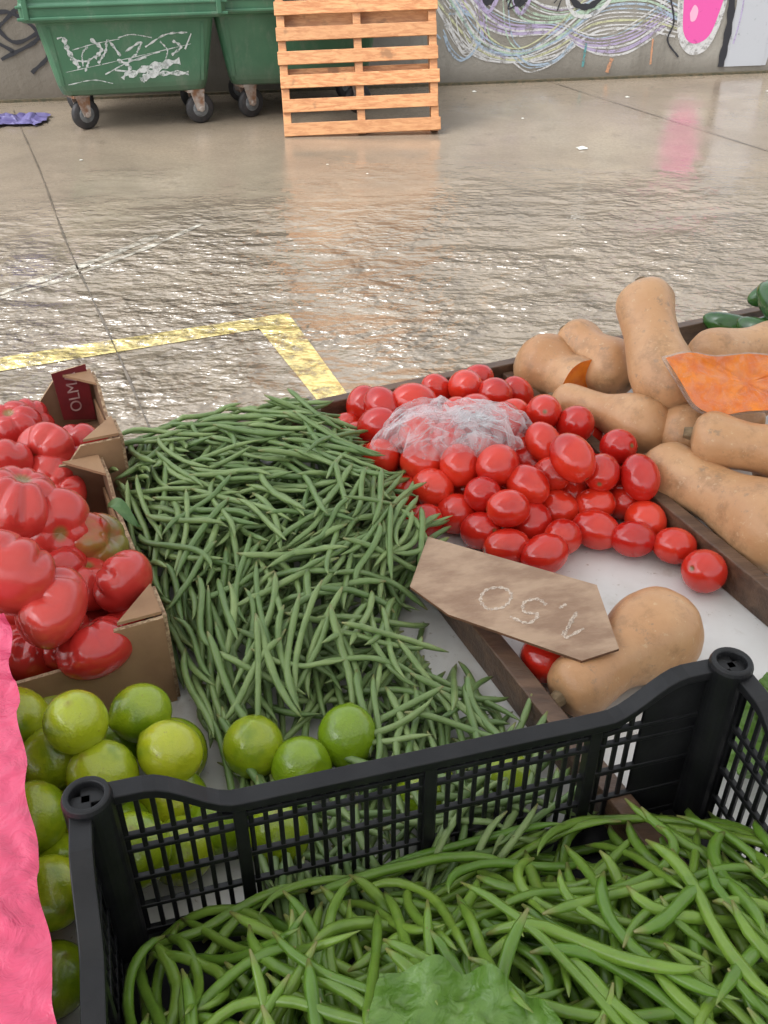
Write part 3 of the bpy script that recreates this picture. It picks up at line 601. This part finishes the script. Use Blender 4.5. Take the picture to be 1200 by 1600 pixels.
# ------------------------------------------------------------------ cardboard boxes
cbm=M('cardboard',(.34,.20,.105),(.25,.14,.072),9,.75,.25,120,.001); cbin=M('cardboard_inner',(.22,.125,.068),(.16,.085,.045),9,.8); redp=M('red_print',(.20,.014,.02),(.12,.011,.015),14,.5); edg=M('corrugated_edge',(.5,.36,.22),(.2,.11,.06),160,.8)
def wallpoly(mb,pts,th,mp,mat_in,mat_out,mat_e):
    n=len(pts); vs=[mp(t,0,z) for t,z in pts]+[mp(t,th,z) for t,z in pts]
    mb.add(vs,[tuple(range(n))],mat_in,(0,0,0),False); mb.add(vs,[tuple(range(n,2*n))],mat_out,(0,0,0),False)
    mb.add(vs,[(i,(i+1)%n,n+(i+1)%n,n+i) for i in range(n)],mat_e,(0,0,0),False)
def cardbox(a0,a1,b0,b1,z0,z1,text):
    e=empty('cardboard_box'); mb=MB(); dip=.035; th=.005
    def sidepts(t0,t1): return [(t0,z0),(t1,z0),(t1,z1),(t1-.055,z1),(t1-.085,z1-dip),(t0+.085,z1-dip),(t0+.055,z1),(t0,z1)]
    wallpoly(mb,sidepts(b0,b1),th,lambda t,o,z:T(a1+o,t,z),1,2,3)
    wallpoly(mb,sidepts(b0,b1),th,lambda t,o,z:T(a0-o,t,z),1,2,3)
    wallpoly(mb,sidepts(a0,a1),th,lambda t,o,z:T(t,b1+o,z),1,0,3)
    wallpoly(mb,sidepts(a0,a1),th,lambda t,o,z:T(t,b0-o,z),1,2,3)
    boxmap(mb,T,a1-.004,a1-.001,b0+.006,b1-.006,z0,z1-.045,0); boxmap(mb,T,a0,a1,b0,b1,z0,z0+.004,1)
    for (a,b,sa,sb) in ((a1,b1,-1,-1),(a1,b0,-1,1),(a0,b1,1,-1),(a0,b0,1,1)):
        vs=[T(a,b,z1+.002),T(a+sa*.05,b,z1+.003),T(a,b+sb*.055,z1+.002),T(a,b,z1+.006),T(a+sa*.05,b,z1+.007),T(a,b+sb*.055,z1+.006)]
        mb.add(vs,[(0,1,2),(3,4,5),(0,1,4,3),(1,2,5,4),(2,0,3,5)],0,(0,0,0),False)
    mb.obj('box_walls',[cbm,cbin,redp,edg],e)
    if text:
        mb=MB(); wallpoly(mb,[(a1-.006,z0+.01),(a1-.056,z0+.02),(a1-.060,z1+.012),(a1-.006,z1+.018)],.003,lambda t,o,z:T(t,b0+.004+o,z),2,2,3)
        mb.obj('red_flap',[redp,redp,redp,edg],e)
        cu=bpy.data.curves.new('box_lettering','FONT'); cu.body=text; cu.size=.025; cu.extrude=.0003; cu.align_x='CENTER'; cu.align_y='CENTER'
        to=bpy.data.objects.new('box_lettering',cu); COL.objects.link(to); to.parent=e
        cu.materials.append(M('pale_print',(.50,.36,.33),(.36,.20,.19),30,.6))
        X=Vector((0,0,1)); Z=Vector((EY[0],EY[1],0))*-1; Y=Z.cross(X)
        mt=Matrix((X,Y,Z)).transposed().to_4x4(); p=T(a1-.032,b0+.0085,(z0+z1)/2+.020); mt.translation=Vector(p); to.matrix_world=mt
cardbox(-.69,-.372,.13,.50,TZ+.001,.932,None)
cardbox(-.70,-.338,-.10,.122,TZ+.064,.955,'OLMA')
mb=MB(); boxmap(mb,T,-.69,-.345,-.0,.12,TZ+.001,.862); mb.obj('cardboard_box',[cbm])
# ------------------------------------------------------------------ butternut squash
sqm,nt,b=newmat('butternut_skin'); d_=dat(nt)
c=mix(nt,d_[0],(.53,.285,.135),(.46,.23,.10)); c=mix(nt,mr(nt,nz(nt,7,5,.6),.4,.7,0,.8),c,(.60,.36,.19)); c=mix(nt,mr(nt,nz(nt,22,7,.72),.48,.68,0,.75),c,(.33,.18,.085)); c=mix(nt,mr(nt,nz(nt,48,6,.75),.58,.68,0,.65),c,(.26,.18,.12)); c=mix(nt,mr(nt,nz(nt,130,3,.6),.62,.7,0,.5),c,(.62,.44,.27)); c=mix(nt,d_[1],c,(.16,.10,.05))
nt.links.new(c,b.inputs['Base Color']); b.inputs['Roughness'].default_value=.36; nt.links.new(bumpn(nt,nz(nt,45,6,.65),.45,.004),b.inputs['Normal'])
flesh=M('orange_flesh',(.84,.24,.012),(.72,.16,.01),40,.35,.4,120,.0015,.15)
def squash(A,B,rb,rn,bend=(0,0,0),cut=0,seed=1,name='butternut_squash'):
    A=Vector(A);B=Vector(B);bd=Vector(bend);L=(B-A).length; ax=(B-A).normalized(); up=Vector((0,0,1)); s1=ax.cross(up)
    if s1.length<.1: s1=ax.cross(Vector((0,1,0)))
    s1.normalize(); s2=s1.cross(ax).normalized(); r=random.Random(seed); n=38;m=32; vs=[];cl=[];rd=r.random()
    for i in range(n+1):
        t=i/n
        x=t*L
        xb=rb*1.0; e1=rb*math.sqrt(max(0,1-((x-xb)/xb)**2)) if x<xb else rb
        if x>=xb:
            q=ss(x,xb,xb+(L-xb)*.50); e1=rb+(rn*.92-rb)*q+rn*.09*ss(x,xb+(L-xb)*.5,xb+(L-xb)*.85)
        cap=rn*.85
        if cut==0 and x>L-cap: 
            e1=e1*(max(0,1-((x-(L-cap))/cap)**2))**.45
        if i==n and cut==0: e1=rn*.12
        if i==0: e1=.0015
        c_=A+ax*x+bd*math.sin(math.pi*t)
        for k in range(m):
            a=2*math.pi*k/m; lob=.024*math.cos(a*5+seed)*min(1,x/.03)*(1-t*.6)
            rr=e1*(1+lob+.07*mn.noise(Vector((math.cos(a)*1.2+seed,math.sin(a)*1.2,t*3)))+.025*mn.noise(Vector((math.cos(a)*3.5+seed,math.sin(a)*3.5,t*9))))
            vs.append(c_+s1*rr*math.cos(a)+s2*rr*math.sin(a)); cl.append((rd,1.0 if (i==0 or (i>=n-0 and cut==0)) else 0,t))
    mb=MB(); mb.add(vs,[(i*m+k,i*m+(k+1)%m,(i+1)*m+(k+1)%m,(i+1)*m+k) for i in range(n) for k in range(m)],0,cols=cl)
    if cut:
        mb.add([v for v in vs[-m:]],[tuple(range(m))],1,(0,0,0),False)
    else:
        e=B+ax*.010; ring=[B-ax*.006+s1*.011*math.cos(6.283*k/10)+s2*.011*math.sin(6.283*k/10) for k in range(10)]+[e+s1*.008*math.cos(6.283*k/10)*(1+.2*(k%2))+s2*.008*math.sin(6.283*k/10) for k in range(10)]
        mb.add(ring,[(k,(k+1)%10,10+(k+1)%10,10+k) for k in range(10)]+[tuple(range(10,20))],2,(0,0,0),False)
    return mb.obj(name,[sqm,flesh,M('squash_stem',(.22,.15,.08),(.12,.08,.04),80,.8)])
squash((.262,1.625,.865),(.345,1.50,.868),.060,.048,cut=1,seed=2)
squash((.425,1.49,.875),(.335,1.635,.91),.054,.044,seed=3)
squash((.468,1.345,.905),(.436,1.550,1.035),.055,.048,seed=4,bend=(-.010,0,.0))
squash((.455,1.315,.872),(.290,1.455,.868),.050,.032,seed=5,bend=(.0,.0,.008))
squash((.43,1.31,.862),(.62,1.40,.868),.058,.040,seed=6)
squash((.675,1.165,.925),(.457,1.240,.925),.050,.040,seed=7,bend=(0,0,-.008))
squash((.57,1.03,.865),(.41,1.265,.862),.064,.045,seed=8,bend=(.008,.0,.0))
squash((.545,1.555,.885),(.74,1.63,.90),.050,.038,seed=9)
squash((.52,1.50,.865),(.68,1.47,.862),.048,.04,seed=10)
squash((.66,1.06,.86),(.60,1.28,.855),.055,.042,seed=11)
squash((.80,1.25,.86),(.66,1.38,.86),.055,.042,seed=12)
squash((.47,1.62,.86),(.56,1.47,.85),.045,.04,seed=14)
squash((.380,.914,.858),(.202,.784,.838),.057,.039,seed=13,bend=(-.002,.002,-.003))
# cut pumpkin wedge with wrap
pk=empty('cut_pumpkin')
OUT=[(-.125,.030),(-.09,.040),(-.05,.036),(0,.043),(.05,.040),(.10,.044),(.14,.036),(.150,.0),(.13,-.036),(.09,-.048),(.05,-.040),(.0,-.044),(-.04,-.052),(-.075,-.040),(-.10,-.005)]
OUTC=[tuple(p) for p in catmull(OUT+[OUT[0]],4)[:-1]]
def wedge(sc,mat_face,mat_skin,nm,wr=0):
    Cc=Vector((.550,1.298,.980)); ax=Vector((.97,-.10,-.01)).normalized(); nn=Vector((-.05,-.80,.55)).normalized(); ay=nn.cross(ax).normalized()
    mb=MB(); n=len(OUTC); rings=8; vs=[];
    for j in range(rings+1):
        q=j/rings; e=math.cos(q*math.pi/2*.98); dz=-.055*math.sin(q*math.pi/2)
        for (ox,oy) in OUTC:
            p=Cc+ax*(ox*sc*e)+ay*(oy*sc*e-.012*q)+nn*(dz*sc)
            vs.append(p+nn*wr*mn.noise(p*60))
    mb.add(vs,[(j*n+i,j*n+(i+1)%n,(j+1)*n+(i+1)%n,(j+1)*n+i) for j in range(rings) for i in range(n)],1)
    vf=[]
    for j in range(5):
        for i in range(n):
            p=vs[i]; f_=j/5; q=p.lerp(Cc,f_)+nn*(-.010*math.sin(f_*1.5)+(.004+wr)*mn.noise(p*40+Vector((0,0,f_*9)))+ (.006 if wr else 0))
            vf.append(q if j else p)
    vf.append(Cc-nn*(.01 if not wr else .003))
    mb.add(vf,[(j*n+i,j*n+(i+1)%n,(j+1)*n+(i+1)%n,(j+1)*n+i) for j in range(4) for i in range(n)]+[(4*n+i,4*n+(i+1)%n,5*n) for i in range(n)],0)
    return mb.obj(nm,[mat_face,mat_skin],pk)
wedge(1,flesh,sqm,'pumpkin_wedge')
def film(name,lo,hi,col=(.9,.9,.9),rough=.12,bs=90,bst=.8,ts=40,edge=.35):
    m,nt,b=newmat(name); b.inputs['Base Color'].default_value=(*col,1); b.inputs['Roughness'].default_value=rough
    n_=bumpn(nt,nz(nt,bs,2,.5,1.5),bst,.005); nt.links.new(n_,b.inputs['Normal'])
    tl=N(nt,'ShaderNodeBsdfTranslucent'); tl.inputs[0].default_value=(*col,1); m1=N(nt,'ShaderNodeMixShader'); m1.inputs[0].default_value=.4
    nt.links.new(b.outputs[0],m1.inputs[1]); nt.links.new(tl.outputs[0],m1.inputs[2])
    tr=N(nt,'ShaderNodeBsdfTransparent'); mx=N(nt,'ShaderNodeMixShader')
    lw=N(nt,'ShaderNodeLayerWeight'); lw.inputs[0].default_value=.3
    f=mth(nt,'ADD',mr(nt,nz(nt,ts,3,.6,2.0),.35,.65,lo,hi),mth(nt,'MULTIPLY',lw.outputs['Facing'],edge)); cl=N(nt,'ShaderNodeClamp'); nt.links.new(f,cl.inputs[0])
    nt.links.new(cl.outputs[0],mx.inputs[0]); nt.links.new(tr.outputs[0],mx.inputs[1]); nt.links.new(m1.outputs[0],mx.inputs[2])
    nt.links.new(mx.outputs[0],nt.nodes['Material Output'].inputs['Surface']); return m
fm=film('cling_film',.0,.14,bst=1)
wedge(1.05,fm,fm,'plastic_wrap',.004)
# ------------------------------------------------------------------ plastic bag : thin crumpled film draped in folds
bagm=film('bag_film',.03,.26,(.92,.93,.94),.14,26,.3,26,.42)
def bag_sheet(mb,cx,cy,cz,sx,sy,h,seed,nx=130,ny=90,rot=0.05):
    vs=[];cr_,sr_=math.cos(rot),math.sin(rot)
    for j in range(ny):
        for i in range(nx):
            u=i/(nx-1)*2-1; v=j/(ny-1)*2-1
            k=1/max(1e-6,math.hypot(u,v))*max(abs(u),abs(v)); uu,vv=u*k,v*k
            ang=math.atan2(vv,uu); rad=math.hypot(uu,vv)
            out=1+.26*mn.noise(Vector((math.cos(ang)*1.6+seed,math.sin(ang)*1.6,0)))+.10*mn.noise(Vector((math.cos(ang)*5+seed,math.sin(ang)*5,4)))
            x=uu*out*sx; y=vv*out*sy
            q=Vector((uu*1.0+seed,vv*1.3,seed)); w_=Vector((mn.noise(q+Vector((5,0,0))),mn.noise(q+Vector((0,7,0))),0))*1.5
            q2=Vector((uu*1.1,vv*2.2,seed))+w_
            r1=1-2.0*abs(mn.noise(q2)); r2=1-2.0*abs(mn.noise(q2*2.1+Vector((3,3,3)))); r3=1-2*abs(mn.noise(q2*4+Vector((8,1,3))))
            dome=max(0,1-rad**2.6)
            z=h*(.2+.8*dome**.5)*(.50+.50*r1+.16*r2+.03*r3)-.020*rad**3
            x+= .012*mn.noise(q2*1.3+Vector((1,2,9))); y+=.012*mn.noise(q2*1.3+Vector((7,2,1)))
            vs.append((cx+x*cr_-y*sr_,cy+x*sr_+y*cr_,cz+z))
    mb.add(vs,[(j*nx+i,j*nx+i+1,(j+1)*nx+i+1,(j+1)*nx+i) for j in range(ny-1) for i in range(nx-1)],0)
mb=MB(); bag_sheet(mb,.108,1.285,.905,.118,.070,.044,4.3); bag_sheet(mb,.100,1.290,.898,.100,.058,.034,9.1); bag_sheet(mb,.150,1.270,.905,.060,.045,.040,2.7)
mb.obj('plastic_bag',[bagm],recalc=False)
# ------------------------------------------------------------------ sign
def sz_(x,y): return .866+.14*(x-.033)+.10*(y-.949)
SP=[(.059,1.039),(.262,.917),(.27,.813),(.226,.801),(.079,.894),(.033,.949)]
sgn=empty('price_sign'); mb=MB(); n=len(SP)
vs=[(x,y,sz_(x,y)) for x,y in SP]+[(x,y,sz_(x,y)+.0035) for x,y in SP]
mb.add(vs,[tuple(range(n))[::-1],tuple(range(n,2*n))],0,(0,0,0),False); mb.add(vs,[(i,(i+1)%n,n+(i+1)%n,n+i) for i in range(n)],1,(0,0,0),False)
mb.obj('board',[M('hardboard',(.43,.29,.19),(.28,.17,.105),16,.5,.5,70,.003,sc=(1,2.2,1)),M('hardboard_edge',(.20,.09,.045),(.12,.06,.03),50,.8)],sgn,recalc=False)
mb=MB(); D=np.array([-.82,.57]);U=np.array([-.57,-.82]); S0=np.array([.222,.853])
def sg(s,t):
    p=S0+D*s+U*t; return (p[0],p[1],sz_(p[0],p[1])+.0042)
for l in ([(-.014,-.004),(.0,.018),(.006,-.022)],[(.004,.017),(.003,-.002),(.005,-.024)],[(.026,-.020),(.022,-.030)],[(.072,.018),(.048,.018),(.044,.0),(.06,.004),(.068,-.010),(.056,-.022),(.042,-.018)],[(.098,.018),(.086,.006),(.088,-.014),(.104,-.020),(.120,-.008),(.118,.010),(.104,.019),(.096,.017)]):
    ribbon(mb,l,sg,.0038,0,True,.5)
mb.obj('chalk_price',[spray_mat('chalk',(.70,.58,.47),.54,300,.75)],sgn,recalc=False)
# ------------------------------------------------------------------ pink plastic sheet
mb=MB(); n1,n2=130,80; vs=[]
for j in range(n1):
    t=j/(n1-1)*1.45-.02
    ex_=-.397+(.172)*t+.0025*math.sin(t*31)+.003*mn.noise(Vector((t*9,0,0))); ey_=.763-.423*t
    for i in range(n2):
        s=i/(n2-1)*.42
        cr=abs(mn.noise(Vector((s*26+t*9,t*7,7))))*.012+abs(mn.noise(Vector((s*60-t*20,t*20,3))))*.006
        vs.append((ex_-s*.96,ey_-s*.2,.976+cr+mn.noise(Vector((s*5,t*3,2)))*.008))
mb.add(vs,[(j*n2+i,j*n2+i+1,(j+1)*n2+i+1,(j+1)*n2+i) for j in range(n1-1) for i in range(n2-1)],0)
pkm,nt,b=newmat('pink_plastic'); nt.links.new(mix(nt,nz(nt,12,3),(.70,.065,.155),(.78,.11,.21)),b.inputs['Base Color']); b.inputs['Roughness'].default_value=.24; nt.links.new(bumpn(nt,nz(nt,28,4,.55,1.8),.7,.007),b.inputs['Normal'])
mb.obj('pink_plastic_bag',[pkm],recalc=False)
# ------------------------------------------------------------------ lettuce leaf
def leaf(mp,wid,n1=60,n2=52,seed=0):
    mb=MB(); vs=[];cl=[]
    for j in range(n1):
        v=j/(n1-1)
        for i in range(n2):
            u=i/(n2-1)*2-1; wd=wid*math.sin(math.pi*min(1,.12+v*.80))**.6*(1+.08*mn.noise(Vector((v*7,seed,(u>0)*5))))
            au=abs(u)
            ve=(v*6.5-au*1.6)%1.0; vein=max(0,1-abs(ve-.5)/.09)*(1-.5*au)
            z=.022*(1-v)+.020*u*u+.009*au**1.5*math.sin(v*22+u*3)+.010*mn.noise(Vector((u*4,v*7,1+seed)))+.004*mn.noise(Vector((u*12,v*18,3+seed)))-.010*math.exp(-(u/.06)**2)-.0015*vein
            vs.append(mp(u*wd,v,z)); cl.append((min(1,math.exp(-(u/.05)**2)+.45*vein),0,0))
    mb.add(vs,[(j*n2+i,j*n2+i+1,(j+1)*n2+i+1,(j+1)*n2+i) for j in range(n1-1) for i in range(n2-1)],0,cols=cl); return mb
lm,nt,b=newmat('lettuce'); d_=dat(nt); c=mix(nt,mr(nt,nz(nt,25,5),.35,.7),(.085,.18,.022),(.135,.25,.045)); c=mix(nt,mth(nt,'MULTIPLY',d_[0],.65),c,(.30,.42,.15)); nt.links.new(c,b.inputs['Base Color']); b.inputs['Roughness'].default_value=.34; nt.links.new(bumpn(nt,nz(nt,70,4,.5,1),.8,.004),b.inputs['Normal'])
leaf(lambda x,v,z:(.055+(v-.5)*.15*.94+x*.34,.308+(v-.5)*-.04+x*.94,.963+z),.066).obj('lettuce_leaf',[lm],recalc=False)
for k,(cx,cy,an) in enumerate([(.425,.715,.4),(.47,.76,1.9),(.50,.68,3.0)]):
    ca,sa=math.cos(an),math.sin(an)
    leaf(lambda x,v,z:(cx+(v-.5)*.14*ca-x*sa,cy+(v-.5)*.14*sa+x*ca,TZ+.018+k*.008+z*1.1),.055,40,36,k+3).obj('lettuce_leaf',[lm],recalc=False)
mb=MB(); vs=[]; 
for j in range(9):
    v=j/8
    for i in range(5):
        u=i/2-1; vs.append((-.345+v*.05,.985-v*.035+u*.014*math.sin(math.pi*min(1,v+.06)),.965+.01*math.sin(v*5)+.006*u*u))
mb.add(vs,[(j*5+i,j*5+i+1,(j+1)*5+i+1,(j+1)*5+i) for j in range(8) for i in range(4)],0); mb.obj('tomato_leaf',[M('leaf',(.05,.12,.03),(.09,.17,.05),40,.5)],recalc=False)
# green peppers
mb=MB()
for i,(x,y,z) in enumerate([(.70,1.70,.86),(.76,1.74,.87),(.80,1.66,.87),(.73,1.66,.885),(.86,1.74,.87),(.78,1.71,.91),(.84,1.62,.86),(.90,1.68,.88),(.70,1.75,.86),(.83,1.78,.90),(.95,1.6,.87),(.77,1.77,.94),(.74,1.70,.93)]):
    V=SV.copy()*np.array([.028,.028,.075]); V[:,0]+=.012*np.sin(V[:,2]*25); R_=Matrix.Rotation(i*1.3,3,'Z')@Matrix.Rotation(1.35,3,'X'); put(mb,V,SF,R_,(x,y,z),[(FR.random(),0,0)]*len(V))
mb.obj('green_pepper_pile',[lime_like('green_pepper_skin',(.02,.075,.012),(.035,.11,.02),(.012,.05,.01),.2,40,.2,.4)])
